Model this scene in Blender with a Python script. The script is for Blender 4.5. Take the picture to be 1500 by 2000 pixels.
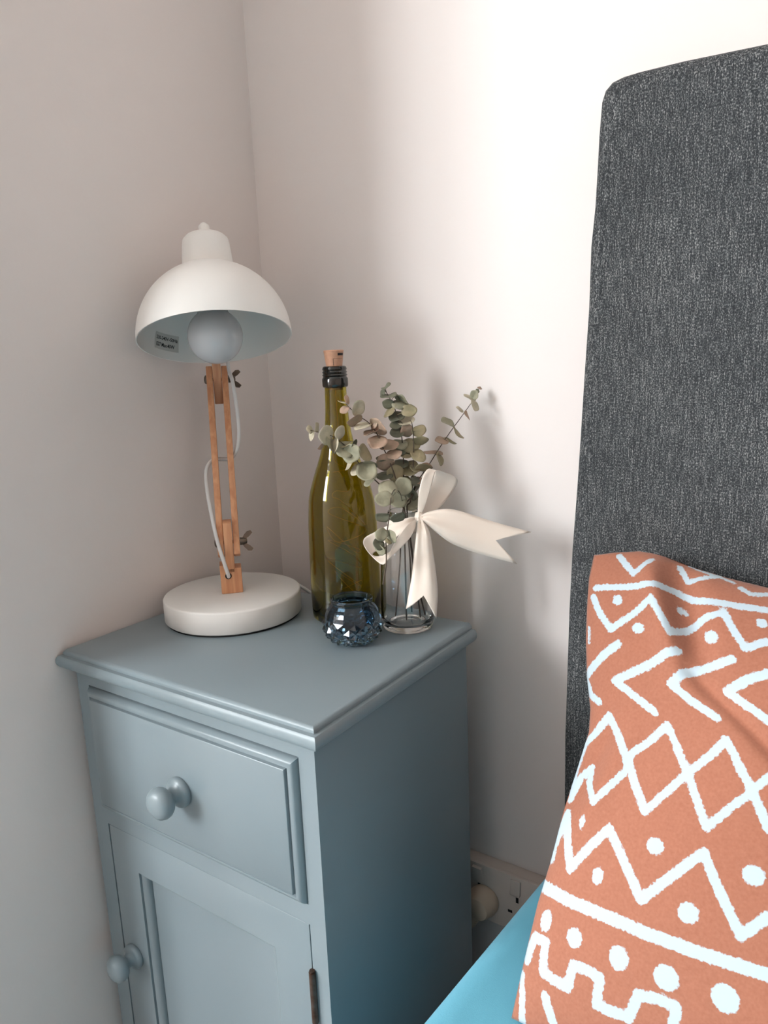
import bpy, bmesh, math, random
import numpy as np
from mathutils import Vector, Matrix
random.seed(7)

for o in list(bpy.data.objects): bpy.data.objects.remove(o)
SC = bpy.context.scene
COL = SC.collection

# ------------------------------------------------------------------ camera
CAM = Vector((0.8143, -0.8754, 1.0236))
CR = Vector((0.8254, 0.5631, -0.0411)).normalized()
CF = Vector((-0.5590, 0.8049, -0.1992)).normalized()
CU = CR.cross(CF).normalized()
FPX = 1464.65
cd = bpy.data.cameras.new('camera'); cam = bpy.data.objects.new('camera', cd); COL.objects.link(cam)
cd.sensor_fit = 'VERTICAL'; cd.sensor_height = 24.0; cd.lens = 24.0 * FPX / 2000.0
cd.clip_start = 0.02; cd.clip_end = 60
mw = Matrix((CR, CU, -CF)).transposed().to_4x4(); mw.translation = CAM
cam.matrix_world = mw
SC.camera = cam

def at(px, py, depth):            # a measured picture position at its own distance -> world point
    return CAM + (CF + CR * ((px - 750) / FPX) - CU * ((py - 1000) / FPX)) * depth
def on_y(px, py, y):
    d = CF + CR * ((px - 750) / FPX) - CU * ((py - 1000) / FPX)
    return CAM + d * ((y - CAM.y) / d.y)

# ------------------------------------------------------------------ world and lights
SC.view_settings.view_transform = 'Standard'; SC.view_settings.look = 'None'
SC.view_settings.gamma = 1.0; SC.view_settings.use_curve_mapping = False
SC.view_settings.exposure = -0.17
W = bpy.data.worlds.new('overcast_sky'); SC.world = W; W.use_nodes = True
bg = W.node_tree.nodes['Background']; bg.inputs[0].default_value = (0.90, 0.96, 1.0, 1); bg.inputs[1].default_value = 44.0
# the left wall is short: beyond YE the room opens to the left, with the window in the front wall
YE = -0.60
WIN = (-2.15, -0.98, 1.35, 2.70)      # window opening in the front wall: x range, z range
FILL_WIN = (-3.05, -1.85, 1.15, 2.15)     # opening added in the far left wall for fill light: y range, z range
LX, RX, RY, RZ = -2.60, 3.30, -3.60, 2.85       # room size
def portal(loc, rot, sx, sy):
    l = bpy.data.lights.new('window_portal', 'AREA'); l.shape = 'RECTANGLE'; l.size = sx; l.size_y = sy
    l.cycles.is_portal = True
    o = bpy.data.objects.new('window_portal', l); COL.objects.link(o); o.location = loc; o.rotation_euler = rot
portal(((WIN[0]+WIN[1])/2, RY-0.16, (WIN[2]+WIN[3])/2), (math.pi/2, 0, 0), WIN[1]-WIN[0], WIN[3]-WIN[2])
portal((LX-0.16, (FILL_WIN[0]+FILL_WIN[1])/2, (FILL_WIN[2]+FILL_WIN[3])/2), (0, -math.pi/2, 0), FILL_WIN[3]-FILL_WIN[2], FILL_WIN[1]-FILL_WIN[0])  # portal of the opening added for fill light

# ------------------------------------------------------------------ materials
def lin(c):
    return tuple(((v/255)/12.92 if v/255 <= 0.04045 else ((v/255+0.055)/1.055)**2.4) for v in c)
def mat(name, rgb, rough=0.5, metal=0.0, trans=0.0, ior=1.45, spec=0.5, bump=None, mott=None, sheen=0, coat=0):
    """bump=(scale,strength,dist)  mott=(scale, amount, rgb2) : noise mix to a second colour"""
    m = bpy.data.materials.new(name); m.use_nodes = True
    nt = m.node_tree; b = nt.nodes['Principled BSDF']
    col = (*lin(rgb), 1)
    b.inputs['Base Color'].default_value = col
    b.inputs['Roughness'].default_value = rough; b.inputs['Metallic'].default_value = metal
    b.inputs['Transmission Weight'].default_value = trans; b.inputs['IOR'].default_value = ior
    b.inputs['Specular IOR Level'].default_value = spec
    if sheen: b.inputs['Sheen Weight'].default_value = sheen
    if coat: b.inputs['Coat Weight'].default_value = coat
    if bump or mott:
        tc = nt.nodes.new('ShaderNodeTexCoord')
    if mott:
        n = nt.nodes.new('ShaderNodeTexNoise'); n.inputs['Scale'].default_value = mott[0]; n.inputs['Detail'].default_value = 4
        nt.links.new(tc.outputs['Object'], n.inputs['Vector'])
        r = nt.nodes.new('ShaderNodeMapRange'); r.inputs[1].default_value = 0.35; r.inputs[2].default_value = 0.65; r.inputs[4].default_value = mott[1]
        nt.links.new(n.outputs[0], r.inputs[0])
        mx = nt.nodes.new('ShaderNodeMix'); mx.data_type = 'RGBA'
        mx.inputs[6].default_value = col; mx.inputs[7].default_value = (*lin(mott[2]), 1)
        nt.links.new(r.outputs[0], mx.inputs[0]); nt.links.new(mx.outputs[2], b.inputs['Base Color'])
    if bump:
        n2 = nt.nodes.new('ShaderNodeTexNoise'); n2.inputs['Scale'].default_value = bump[0]; n2.inputs['Detail'].default_value = 3
        nt.links.new(tc.outputs['Object'], n2.inputs['Vector'])
        bp = nt.nodes.new('ShaderNodeBump'); bp.inputs['Strength'].default_value = bump[1]; bp.inputs['Distance'].default_value = bump[2]
        nt.links.new(n2.outputs[0], bp.inputs['Height']); nt.links.new(bp.outputs[0], b.inputs['Normal'])
    return m

M = {}
M['wall'] = mat('wall_paint', (236, 226, 221), 0.55, bump=(160, 0.10, 0.0015), mott=(2.2, 0.5, (234, 224, 219)))
M['wall_far'] = mat('taupe_wall_paint', (214, 200, 190), 0.6, bump=(160, 0.10, 0.0015), mott=(2.2, 0.5, (210, 196, 186)))
M['ceiling'] = mat('ceiling_paint', (235, 232, 228), 0.8, bump=(60, 0.1, 0.001))
M['floor'] = mat('floor_carpet', (150, 140, 132), 0.95, bump=(300, 0.5, 0.003), mott=(40, 0.6, (132, 124, 118)))
M['skirting'] = mat('skirting_gloss', (214, 208, 202), 0.4, bump=(80, 0.05, 0.001))
M['paint'] = mat('cabinet_paint', (131, 143, 148), 0.30, bump=(240, 0.05, 0.0006), mott=(9, 0.5, (126, 139, 144)))
M['white_metal'] = mat('white_enamel', (238, 235, 230), 0.33, bump=(500, 0.05, 0.0004), mott=(6, 0.4, (236, 232, 227)))
M['black'] = mat('black_rubber', (20, 20, 20), 0.7, bump=(300, 0.1, 0.0005))
M['metal'] = mat('bolt_metal', (112, 100, 90), 0.34, 1.0, bump=(300, 0.1, 0.0003))
M['hinge'] = mat('hinge_bronze', (88, 66, 56), 0.4, 0.8, bump=(300, 0.2, 0.0004), mott=(90, .8, (120, 108, 100)))
M['cord'] = mat('white_flex', (226, 224, 222), 0.45, bump=(300, 0.05, 0.0003))
M['plastic'] = mat('white_plastic', (214, 200, 190), 0.35, bump=(300, 0.03, 0.0003))
M['plug'] = mat('cream_plug', (212, 190, 168), 0.45, bump=(300, 0.05, 0.0003))
M['dark'] = mat('dark_hole', (12, 12, 14), 0.6, bump=(300, 0.05, 0.0003))
M['sheet'] = mat('blue_cotton', (98, 170, 192), 0.85, bump=(900, 0.2, 0.0005), mott=(14, 0.6, (92, 163, 185)), sheen=0.1)
M['divan'] = mat('bed_base_fabric', (70, 74, 80), 0.9, bump=(700, 0.4, 0.001), mott=(300, 0.8, (100, 104, 110)))
M['ribbon'] = mat('satin_ribbon', (250, 236, 222), 0.34, bump=(700, 0.1, 0.0003), mott=(20, 0.5, (248, 230, 214)), sheen=0.3)
M['cork'] = mat('copper_cork', (196, 150, 122), 0.45, 0.1, bump=(400, 0.3, 0.0004), mott=(200, 0.6, (180, 130, 104)))
M['sticker'] = mat('sticker_grey', (205, 202, 196), 0.5, bump=(300, 0.03, 0.0002))
M['ink'] = mat('black_ink', (24, 22, 22), 0.6, bump=(300, 0.03, 0.0002))
M['copper'] = mat('copper_wire', (226, 170, 80), 0.3, 1.0, bump=(900, 0.1, 0.0002))
M['stem'] = mat('eucalyptus_stem', (92, 78, 66), 0.7, bump=(500, 0.3, 0.0005), mott=(90, 0.7, (70, 60, 52)))
for k, c, c2 in (('leaf_sage', (164, 158, 134), (136, 134, 112)), ('leaf_dark', (98, 100, 84), (122, 120, 100)),
                 ('leaf_pink', (190, 158, 138), (150, 132, 112)), ('leaf_pale', (210, 198, 174), (176, 168, 144)),
                 ('leaf_olive', (140, 132, 102), (164, 150, 120))):
    M[k] = mat(k, c, 0.6, bump=(260, 0.35, 0.0008), mott=(70, 0.9, c2))
    bs = M[k].node_tree.nodes['Principled BSDF']; bs.inputs['Subsurface Weight'].default_value = 0.08; bs.inputs['Subsurface Radius'].default_value = (.002, .002, .001)

def wood(name, c1, c2):
    m = bpy.data.materials.new(name); m.use_nodes = True; nt = m.node_tree; b = nt.nodes['Principled BSDF']
    tc = nt.nodes.new('ShaderNodeTexCoord'); mp = nt.nodes.new('ShaderNodeMapping'); mp.inputs['Scale'].default_value = (160, 160, 9)
    n = nt.nodes.new('ShaderNodeTexNoise'); n.inputs['Scale'].default_value = 1; n.inputs['Detail'].default_value = 5; n.inputs['Distortion'].default_value = 0.6
    r = nt.nodes.new('ShaderNodeValToRGB'); r.color_ramp.elements[0].color = (*lin(c1), 1); r.color_ramp.elements[1].color = (*lin(c2), 1)
    r.color_ramp.elements[0].position = 0.35; r.color_ramp.elements[1].position = 0.65
    nt.links.new(tc.outputs['Object'], mp.inputs[0]); nt.links.new(mp.outputs[0], n.inputs[0]); nt.links.new(n.outputs[0], r.inputs[0]); nt.links.new(r.outputs[0], b.inputs['Base Color'])
    bp = nt.nodes.new('ShaderNodeBump'); bp.inputs['Strength'].default_value = 0.1; bp.inputs['Distance'].default_value = 0.0005
    nt.links.new(n.outputs[0], bp.inputs['Height']); nt.links.new(bp.outputs[0], b.inputs['Normal'])
    b.inputs['Roughness'].default_value = 0.5
    return m
M['wood'] = wood('beech_wood', (206, 142, 102), (226, 168, 126))

def glass(name, rgb, ior=1.5, rough=0.0):
    m = bpy.data.materials.new(name); m.use_nodes = True; nt = m.node_tree
    b = nt.nodes['Principled BSDF']
    b.inputs['Base Color'].default_value = (*rgb, 1); b.inputs['Transmission Weight'].default_value = 1
    b.inputs['Roughness'].default_value = rough; b.inputs['IOR'].default_value = ior
    tc = nt.nodes.new('ShaderNodeTexCoord'); n = nt.nodes.new('ShaderNodeTexNoise'); n.inputs['Scale'].default_value = 25; n.inputs['Detail'].default_value = 1
    bp = nt.nodes.new('ShaderNodeBump'); bp.inputs['Strength'].default_value = 0.06; bp.inputs['Distance'].default_value = 0.002
    nt.links.new(tc.outputs['Object'], n.inputs['Vector']); nt.links.new(n.outputs[0], bp.inputs['Height']); nt.links.new(bp.outputs[0], b.inputs['Normal'])
    return m
M['green_glass'] = glass('olive_green_glass', (0.50, 0.425, 0.020))
M['clear_glass'] = glass('clear_glass', (0.97, 0.985, 0.98))
M['blue_glass'] = glass('smoke_blue_glass', (0.23, 0.36, 0.47))
M['dark_glass'] = mat('dark_glass_collar', (22, 18, 12), 0.12, spec=0.8, bump=(60, 0.1, 0.0004))
M['bulb'] = mat('frosted_bulb', (240, 243, 246), 0.10, trans=0.30, ior=1.4, spec=0.7, bump=(40, 0.03, 0.0003))
M['pane'] = glass('window_glass', (1, 1, 1), 1.0)

def weave():
    m = bpy.data.materials.new('charcoal_heather_weave'); m.use_nodes = True; nt = m.node_tree; b = nt.nodes['Principled BSDF']
    N = nt.nodes.new; L = nt.links.new
    tc = N('ShaderNodeTexCoord')
    mp = N('ShaderNodeMapping'); mp.inputs['Scale'].default_value = (1.0, 1.0, 0.55); L(tc.outputs['Object'], mp.inputs[0])
    n1 = N('ShaderNodeTexNoise'); n1.inputs['Scale'].default_value = 950; n1.inputs['Detail'].default_value = 2; n1.inputs['Roughness'].default_value = 0.7
    L(mp.outputs[0], n1.inputs['Vector'])
    mp2 = N('ShaderNodeMapping'); mp2.inputs['Scale'].default_value = (760, 760, 60); L(tc.outputs['Object'], mp2.inputs[0])
    n2 = N('ShaderNodeTexNoise'); n2.inputs['Scale'].default_value = 1; n2.inputs['Detail'].default_value = 1; L(mp2.outputs[0], n2.inputs['Vector'])
    n3 = N('ShaderNodeTexNoise'); n3.inputs['Scale'].default_value = 9; n3.inputs['Detail'].default_value = 3; L(tc.outputs['Object'], n3.inputs['Vector'])
    a = N('ShaderNodeMath'); a.operation = 'MULTIPLY_ADD'; a.inputs[1].default_value = 0.30; L(n2.outputs[0], a.inputs[0]); L(n1.outputs[0], a.inputs[2])
    a2 = N('ShaderNodeMath'); a2.operation = 'MULTIPLY_ADD'; a2.inputs[1].default_value = 0.08; L(n3.outputs[0], a2.inputs[0]); L(a.outputs[0], a2.inputs[2])
    r = N('ShaderNodeValToRGB'); e = r.color_ramp.elements
    e[0].position = 0.60; e[0].color = (*lin((46, 48, 50)), 1); e[1].position = 0.95; e[1].color = (*lin((170, 169, 166)), 1)
    k = e.new(0.73); k.color = (*lin((76, 78, 80)), 1)
    L(a2.outputs[0], r.inputs[0]); L(r.outputs[0], b.inputs['Base Color'])
    bp = N('ShaderNodeBump'); bp.inputs['Strength'].default_value = 0.6; bp.inputs['Distance'].default_value = 0.0012; L(a.outputs[0], bp.inputs['Height']); L(bp.outputs[0], b.inputs['Normal'])
    b.inputs['Roughness'].default_value = 0.92; b.inputs['Specular IOR Level'].default_value = 0.2
    return m
M['weave'] = weave()

def cotton_print():
    m = bpy.data.materials.new('terracotta_print_cotton'); m.use_nodes = True; nt = m.node_tree; b = nt.nodes['Principled BSDF']
    N = nt.nodes.new; L = nt.links.new
    at_ = N('ShaderNodeAttribute'); at_.attribute_name = 'motif'
    tc = N('ShaderNodeTexCoord')
    n = N('ShaderNodeTexNoise'); n.inputs['Scale'].default_value = 380; n.inputs['Detail'].default_value = 2; L(tc.outputs['Object'], n.inputs['Vector'])
    s = N('ShaderNodeMath'); s.operation = 'MULTIPLY_ADD'; s.inputs[1].default_value = 0.0038; L(n.outputs[0], s.inputs[0]); L(at_.outputs['Fac'], s.inputs[2])
    r = N('ShaderNodeMapRange'); r.inputs[1].default_value = 0.0014; r.inputs[2].default_value = 0.0024; r.inputs[3].default_value = 1; r.inputs[4].default_value = 0; L(s.outputs[0], r.inputs[0])
    n2 = N('ShaderNodeTexNoise'); n2.inputs['Scale'].default_value = 420; n2.inputs['Detail'].default_value = 3; L(tc.outputs['Object'], n2.inputs['Vector'])
    c = N('ShaderNodeMix'); c.data_type = 'RGBA'; c.inputs[6].default_value = (*lin((146, 88, 64)), 1); c.inputs[7].default_value = (*lin((170, 110, 86)), 1); L(n2.outputs[0], c.inputs[0])
    w = N('ShaderNodeMix'); w.data_type = 'RGBA'; L(r.outputs[0], w.inputs[0]); L(c.outputs[2], w.inputs[6]); w.inputs[7].default_value = (*lin((182, 198, 207)), 1)
    L(w.outputs[2], b.inputs['Base Color'])
    bp = N('ShaderNodeBump'); bp.inputs['Strength'].default_value = 0.25; bp.inputs['Distance'].default_value = 0.0006; L(n2.outputs[0], bp.inputs['Height']); L(bp.outputs[0], b.inputs['Normal'])
    b.inputs['Roughness'].default_value = 0.85; b.inputs['Sheen Weight'].default_value = 0.15
    return m
M['print'] = cotton_print()

# ------------------------------------------------------------------ mesh helpers
def link(name, me, material=None, parent=None):
    o = bpy.data.objects.new(name, me); COL.objects.link(o)
    if material is not None: me.materials.append(material)
    if parent is not None: o.parent = parent
    return o
def finish(bm, name, material, parent=None, smooth=True, ang=35):
    bmesh.ops.recalc_face_normals(bm, faces=bm.faces)
    for f in bm.faces: f.smooth = smooth
    if smooth:
        for e in bm.edges:
            if len(e.link_faces) == 2 and e.calc_face_angle(0) > math.radians(ang): e.smooth = False
    me = bpy.data.meshes.new(name); bm.to_mesh(me); bm.free()
    return link(name, me, material, parent)
def empty(name, loc, label, cat, group=None):
    o = bpy.data.objects.new(name, None); COL.objects.link(o); o.location = loc; o.empty_display_size = 0.05
    o['label'] = label; o['category'] = cat
    if group: o['group'] = group
    bpy.context.view_layer.update()
    return o
def put(o, root):                      # child built in world space keeps its place under the root
    o.parent = root; o.matrix_parent_inverse = Matrix.Translation(-Vector(root.location)) if root.type == 'EMPTY' else Matrix.Identity(4)
    return o
def add_box(bm, lo, hi, bevel=0.0, seg=2, mtx=None):
    r = bmesh.ops.create_cube(bm, size=1)
    vs = r['verts']
    for v in vs:
        v.co = Vector([(lo[i]+hi[i])/2 + v.co[i]*(hi[i]-lo[i]) for i in range(3)])
    if bevel:
        es = list({e for v in vs for e in v.link_edges})
        g = bmesh.ops.bevel(bm, geom=es, offset=bevel, segments=seg, affect='EDGES', profile=0.5)
        vs = list({v for f in g['faces'] for v in f.verts} | {v for v in vs if v.is_valid})
        # collect whole island
        seen = set(vs); st = list(vs)
        while st:
            v = st.pop()
            for e in v.link_edges:
                w = e.other_vert(v)
                if w not in seen: seen.add(w); st.append(w)
        vs = list(seen)
    if mtx is not None:
        for v in vs: v.co = mtx @ v.co
    return vs
def box(name, lo, hi, material, parent=None, bevel=0.0, mtx=None, seg=2):
    bm = bmesh.new(); add_box(bm, lo, hi, bevel, seg, mtx); return finish(bm, name, material, parent)
def add_lathe(bm, prof, seg=48, mtx=None, closed=False):
    rings = []
    for (r, z) in prof:
        if r < 1e-6: rings.append([bm.verts.new((0, 0, z))])
        else: rings.append([bm.verts.new((r*math.cos(2*math.pi*i/seg), r*math.sin(2*math.pi*i/seg), z)) for i in range(seg)])
    pr = list(zip(rings, rings[1:]))
    if closed: pr.append((rings[-1], rings[0]))
    for a, b in pr:
        for i in range(seg):
            j = (i+1) % seg
            if len(a) == 1 and len(b) == 1: continue
            if len(a) == 1: bm.faces.new((a[0], b[i], b[j]))
            elif len(b) == 1: bm.faces.new((a[i], b[0], a[j]))
            else: bm.faces.new((a[i], b[i], b[j], a[j]))
    if mtx is not None:
        for rg in rings:
            for v in rg: v.co = mtx @ v.co
    return rings
def lathe(name, prof, material, parent=None, seg=48, mtx=None, closed=False, ang=35):
    bm = bmesh.new(); add_lathe(bm, prof, seg, mtx, closed); return finish(bm, name, material, parent, ang=ang)
def catmull(pts, n=8):
    pts = [Vector(p) for p in pts]; P = [pts[0]*2-pts[1]] + pts + [pts[-1]*2-pts[-2]]; out = []
    for i in range(1, len(P)-2):
        for k in range(n):
            t = k/n; a, b, c, d = P[i-1], P[i], P[i+1], P[i+2]
            out.append(0.5*((2*b)+(c-a)*t+(2*a-5*b+4*c-d)*t*t+(3*b-a-3*c+d)*t**3))
    out.append(pts[-1]); return out
def add_tube(bm, pts, rad, seg=8, n=8, smooth=True):
    P = catmull(pts, n) if smooth else [Vector(p) for p in pts]
    m = len(P); R = rad if callable(rad) else (lambda t: rad)
    prev = None; rings = []
    for i, p in enumerate(P):
        t = (P[min(i+1, m-1)] - P[max(i-1, 0)]).normalized()
        if prev is None:
            a = Vector((0, 0, 1)) if abs(t.z) < 0.9 else Vector((1, 0, 0)); u = t.cross(a).normalized()
        else: u = (prev - t*prev.dot(t)).normalized()
        prev = u; v = t.cross(u); r = R(i/(m-1))
        rings.append([bm.verts.new(p + (u*math.cos(2*math.pi*k/seg)+v*math.sin(2*math.pi*k/seg))*r) for k in range(seg)])
    for a, b in zip(rings, rings[1:]):
        for k in range(seg): bm.faces.new((a[k], b[k], b[(k+1) % seg], a[(k+1) % seg]))
    bm.faces.new(rings[0][::-1]); bm.faces.new(rings[-1])
def tube(name, pts, rad, material, parent=None, seg=10, n=8, smooth=True):
    bm = bmesh.new(); add_tube(bm, pts, rad, seg, n, smooth); return finish(bm, name, material, parent, ang=60)
def basis(o, x, y, z):
    m = Matrix((x, y, z)).transposed().to_4x4(); m.translation = o; return m
def struct(o): o['kind'] = 'structure'; return o

# ------------------------------------------------------------------ the room
def wall_with_hole(name, axis, pos, th, a0, a1, h0, h1, z1, flip):
    # axis 'x': wall in plane x=pos (thickness to -x), a = y ; axis 'y': wall in plane y=pos (thickness to -y), a = x
    bm = bmesh.new()
    def seg(u0, u1, w0, w1):
        if axis == 'x': add_box(bm, (pos-th, u0, w0), (pos, u1, w1))
        else: add_box(bm, (u0, pos-th, w0), (u1, pos, w1))
    seg(a0, h0[0], 0, z1); seg(h0[1], a1, 0, z1); seg(h0[0], h0[1], 0, h1[0]); seg(h0[0], h0[1], h1[1], z1)
    return struct(finish(bm, name, M['wall'], smooth=False))
bm = bmesh.new(); add_box(bm, (-0.12, YE, 0), (0.0, 0.15, RZ)); add_box(bm, (LX, YE, 0), (-0.12, YE+0.12, RZ))
struct(finish(bm, 'wall_left', M['wall'], smooth=False))
wall_with_hole('wall_far_left', 'x', LX, 0.15, RY-0.15, YE+0.12, FILL_WIN[:2], FILL_WIN[2:], RZ, 1)
wall_with_hole('wall_front', 'y', RY, 0.15, LX, RX+0.15, WIN[:2], WIN[2:], RZ, 1)
struct(box('wall_back', (0.0, 0, 0), (RX+0.15, 0.15, RZ), M['wall']))
struct(box('wall_right', (RX, RY, 0), (RX+0.15, 0, RZ), M['wall_far']))
struct(box('floor', (LX-0.15, RY-0.15, -0.1), (RX+0.15, 0.15, 0), M['floor']))
struct(box('ceiling', (LX-0.15, RY-0.15, RZ), (RX+0.15, 0.15, RZ+0.1), M['ceiling']))
def skirting(name, lo, hi): return struct(box(name, lo, hi, M['skirting'], bevel=0.003))
skirting('baseboard_back', (0.0, -0.012, 0.0), (RX, 0.0, 0.10))
skirting('baseboard_left', (0.0, YE, 0.0), (0.010, -0.012, 0.10))
skirting('baseboard_right', (RX-0.012, RY, 0.0), (RX, -0.012, 0.10))
def window(name, axis, a, z):
    bm = bmesh.new(); d0, d1 = 0.07, 0.11; w = 0.045
    def seg(u0, u1, w0, w1):
        if axis == 'x': add_box(bm, (LX-d1, u0, w0), (LX-d0, u1, w1), 0.003, 1)
        else: add_box(bm, (u0, RY-d1, w0), (u1, RY-d0, w1), 0.003, 1)
    seg(a[0], a[1], z[0], z[0]+w); seg(a[0], a[1], z[1]-w, z[1]); seg(a[0], a[0]+w, z[0]+w, z[1]-w); seg(a[1]-w, a[1], z[0]+w, z[1]-w)
    c = (a[0]+a[1])/2; seg(c-w/2, c+w/2, z[0]+w, z[1]-w)
    return struct(finish(bm, name, M['skirting']))
window('window_1', 'y', WIN[:2], WIN[2:]); window('fill_window', 'x', FILL_WIN[:2], FILL_WIN[2:])  # the second frame sits in the opening added for fill light

# ------------------------------------------------------------------ bedside cabinet
ZT = 0.700
X0, X1 = 0.0123, 0.3923            # top surface edges
YF, YB = -0.3962, -0.0941
cab = empty('bedside_cabinet', ((X0+X1)/2, (YF+YB)/2, 0), 'grey-blue painted wooden bedside cabinet with one drawer and a panelled door', 'cabinet')
# moulded top
prof = [(0, 0), (0.0016, -0.0008), (0.0040, -0.0036), (0.0044, -0.0044), (0.0042, -0.0072), (0.0062, -0.0076),
        (0.0086, -0.0078), (0.0102, -0.0098), (0.0111, -0.0125), (0.0113, -0.0155), (0.0106, -0.0185), (0.0088, -0.0212), (0.0062, -0.0232)]
bm = bmesh.new(); rings = []
for o_, z in prof:
    rings.append([bm.verts.new(c) for c in ((X0-o_, YF-o_, ZT+z), (X1+o_, YF-o_, ZT+z), (X1+o_, YB, ZT+z), (X0-o_, YB, ZT+z))])
for a, b in zip(rings, rings[1:]):
    for i in range(4): bm.faces.new((a[i], b[i], b[(i+1) % 4], a[(i+1) % 4]))
bm.faces.new(rings[0]); bm.faces.new(rings[-1][::-1])
put(finish(bm, 'cabinet_top', M['paint'], ang=38), cab)
# carcass with face frame
bx0, bx1, by = X0-0.011+0.0154, X1+0.011-0.0154, YF-0.011+0.0154
DX0, DX1, DZ0, DZ1 = 0.0389, 0.3676, 0.4973, 0.6574
EX0, EX1, EZ0, EZ1 = 0.0435, 0.3676, 0.075, 0.4744
ZB = ZT-0.0232
bm = bmesh.new()
add_box(bm, (bx0, by, 0), (DX0, YB, ZB)); add_box(bm, (DX1, by, 0), (bx1, YB, ZB))
add_box(bm, (DX0, by, DZ1), (DX1, YB, ZB)); add_box(bm, (DX0, by, EZ1), (DX1, YB, DZ0)); add_box(bm, (DX0, by, 0), (DX1, YB, EZ0))
add_box(bm, (DX0, YB-0.012, EZ0), (DX1, YB, EZ1)); add_box(bm, (DX0, YB-0.012, DZ0), (DX1, YB, DZ1))
add_box(bm, (DX0, by, EZ0), (EX0-0.001, by+0.02, EZ1))
put(finish(bm, 'carcass', M['paint']), cab)
def frame_loft(name, x0, x1, z0, z1, prof, y, material, extra=None):
    bm = bmesh.new(); rg = []
    for ins, h in prof:
        rg.append([bm.verts.new(c) for c in ((x0+ins, y-h, z0+ins), (x1-ins, y-h, z0+ins), (x1-ins, y-h, z1-ins), (x0+ins, y-h, z1-ins))])
    for a, b in zip(rg, rg[1:]):
        for i in range(4): bm.faces.new((a[i], b[i], b[(i+1) % 4], a[(i+1) % 4]))
    bm.faces.new(rg[-1]); bm.faces.new(rg[0][::-1])
    return put(finish(bm, name, material, ang=38), cab)
g = 0.0016
drawer = frame_loft('drawer', DX0+g*.4, DX1-g, DZ0+g*.3, DZ1-g*1.3,
    [(0, -0.016), (0, 0.0), (0.0008, 0.0022), (0.0025, 0.0048), (0.0050, 0.0064), (0.0080, 0.0068), (0.0088, 0.0052), (0.0104, 0.0050), (0.0108, 0.0086), (0.0116, 0.0092)], by, M['paint'])
door = frame_loft('door', EX0+g*.6, EX1-g, EZ0+g, EZ1-g*.5,
    [(0, -0.016), (0, -0.0004), (0.0006, 0.0), (0.0490, 0.0), (0.0491, -0.0034), (0.0502, -0.0036), (0.0506, -0.0022), (0.0530, -0.0028), (0.0560, -0.0050), (0.0578, -0.0080), (0.0580, -0.0112), (0.0592, -0.0114), (0.0596, -0.0104)], by, M['paint'])
kprof = [(0.0, -0.001), (0.0155, -0.001), (0.0170, 0.0012), (0.0172, 0.0040), (0.0160, 0.0066), (0.0135, 0.0080), (0.0098, 0.0096), (0.0084, 0.0125), (0.0086, 0.0155),
         (0.0112, 0.0182), (0.0150, 0.0205), (0.0174, 0.0245), (0.0178, 0.0285), (0.0162, 0.0330), (0.0125, 0.0362), (0.0070, 0.0380), (0.0, 0.0386)]
def knob(x, z, parent, s=1.0, front=0.0092):
    m = basis(Vector((x, by-front, z)), Vector((1, 0, 0)), Vector((0, 0, 1)), Vector((0, -1, 0))) @ Matrix.Scale(s, 4)
    o = lathe('knob', kprof, M['paint'], seg=40, mtx=m, ang=50)
    o.parent = parent; return o
knob(0.2010, 0.5740, drawer); knob(0.0655, 0.2960, door, 0.95, 0.0)
bm = bmesh.new(); add_tube(bm, [(EX1+0.0006, by-0.0025, 0.362), (EX1+0.0006, by-0.0025, 0.4215)], 0.0036, 12, 1, False)
add_tube(bm, [(EX1+0.0006, by-0.0025, 0.4215), (EX1+0.0006, by-0.0025, 0.4235)], 0.0028, 12, 1, False)
add_tube(bm, [(EX1+0.0006, by-0.0025, 0.3620), (EX1+0.0006, by-0.0025, 0.3600)], 0.0028, 12, 1, False)
h = finish(bm, 'hinge', M['hinge']); h.parent = door; h['label'] = 'brown metal barrel hinge'

# ------------------------------------------------------------------ wall socket and plug
sk = empty('wall_socket', (0.385, 0, 0.265), 'dusty white double wall socket low down between the cabinet and the bed', 'socket')
put(box('back_box', (0.318, -0.020, 0.2225), (0.458, 0.0, 0.3080), M['plastic'], bevel=0.003), sk)
pl = put(box('face_plate', (0.3165, -0.0265, 0.2210), (0.4595, -0.020, 0.3095), M['plastic'], bevel=0.002), sk)
for i, xx in enumerate((0.3625, 0.4220)):
    m = Matrix.Translation((xx, -0.0265, 0.2930)) @ Matrix.Rotation(math.radians(6 if i == 0 else -6), 4, 'X')
    o = box('rocker_switch', (-0.0075, -0.0035, -0.0115), (0.0075, 0.003, 0.0115), M['plastic'], bevel=0.001, mtx=m); o.parent = pl; o.matrix_parent_inverse = Matrix.Identity(4)
    bm = bmesh.new()
    for dx, z, w, hh in ((0, 0.2735, 0.002, 0.0042), (-0.011, 0.2520, 0.0033, 0.0020), (0.011, 0.2520, 0.0033, 0.0020)):
        add_box(bm, (xx+0.002+dx-w, -0.0268, z-hh), (xx+0.002+dx+w, -0.0255, z+hh))
    o = finish(bm, 'pin_holes', M['dark']); o.parent = pl
plug = empty('power_plug', (0.362, -0.027, 0.262), 'cream power plug pushed into the left outlet of the wall socket', 'plug')
pc = Vector((0.3740, -0.0270, 0.2560))
m = basis(pc, Vector((1, 0, 0)), Vector((0, 0, 1)), Vector((0, -1, 0)))
put(lathe('plug_body', [(0, 0), (0.0220, 0), (0.0228, 0.003), (0.0225, 0.010), (0.0200, 0.014), (0.0188, 0.022), (0.0160, 0.027), (0.008, 0.0295), (0, 0.030)], M['plug'], seg=36, mtx=m), plug)
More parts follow.
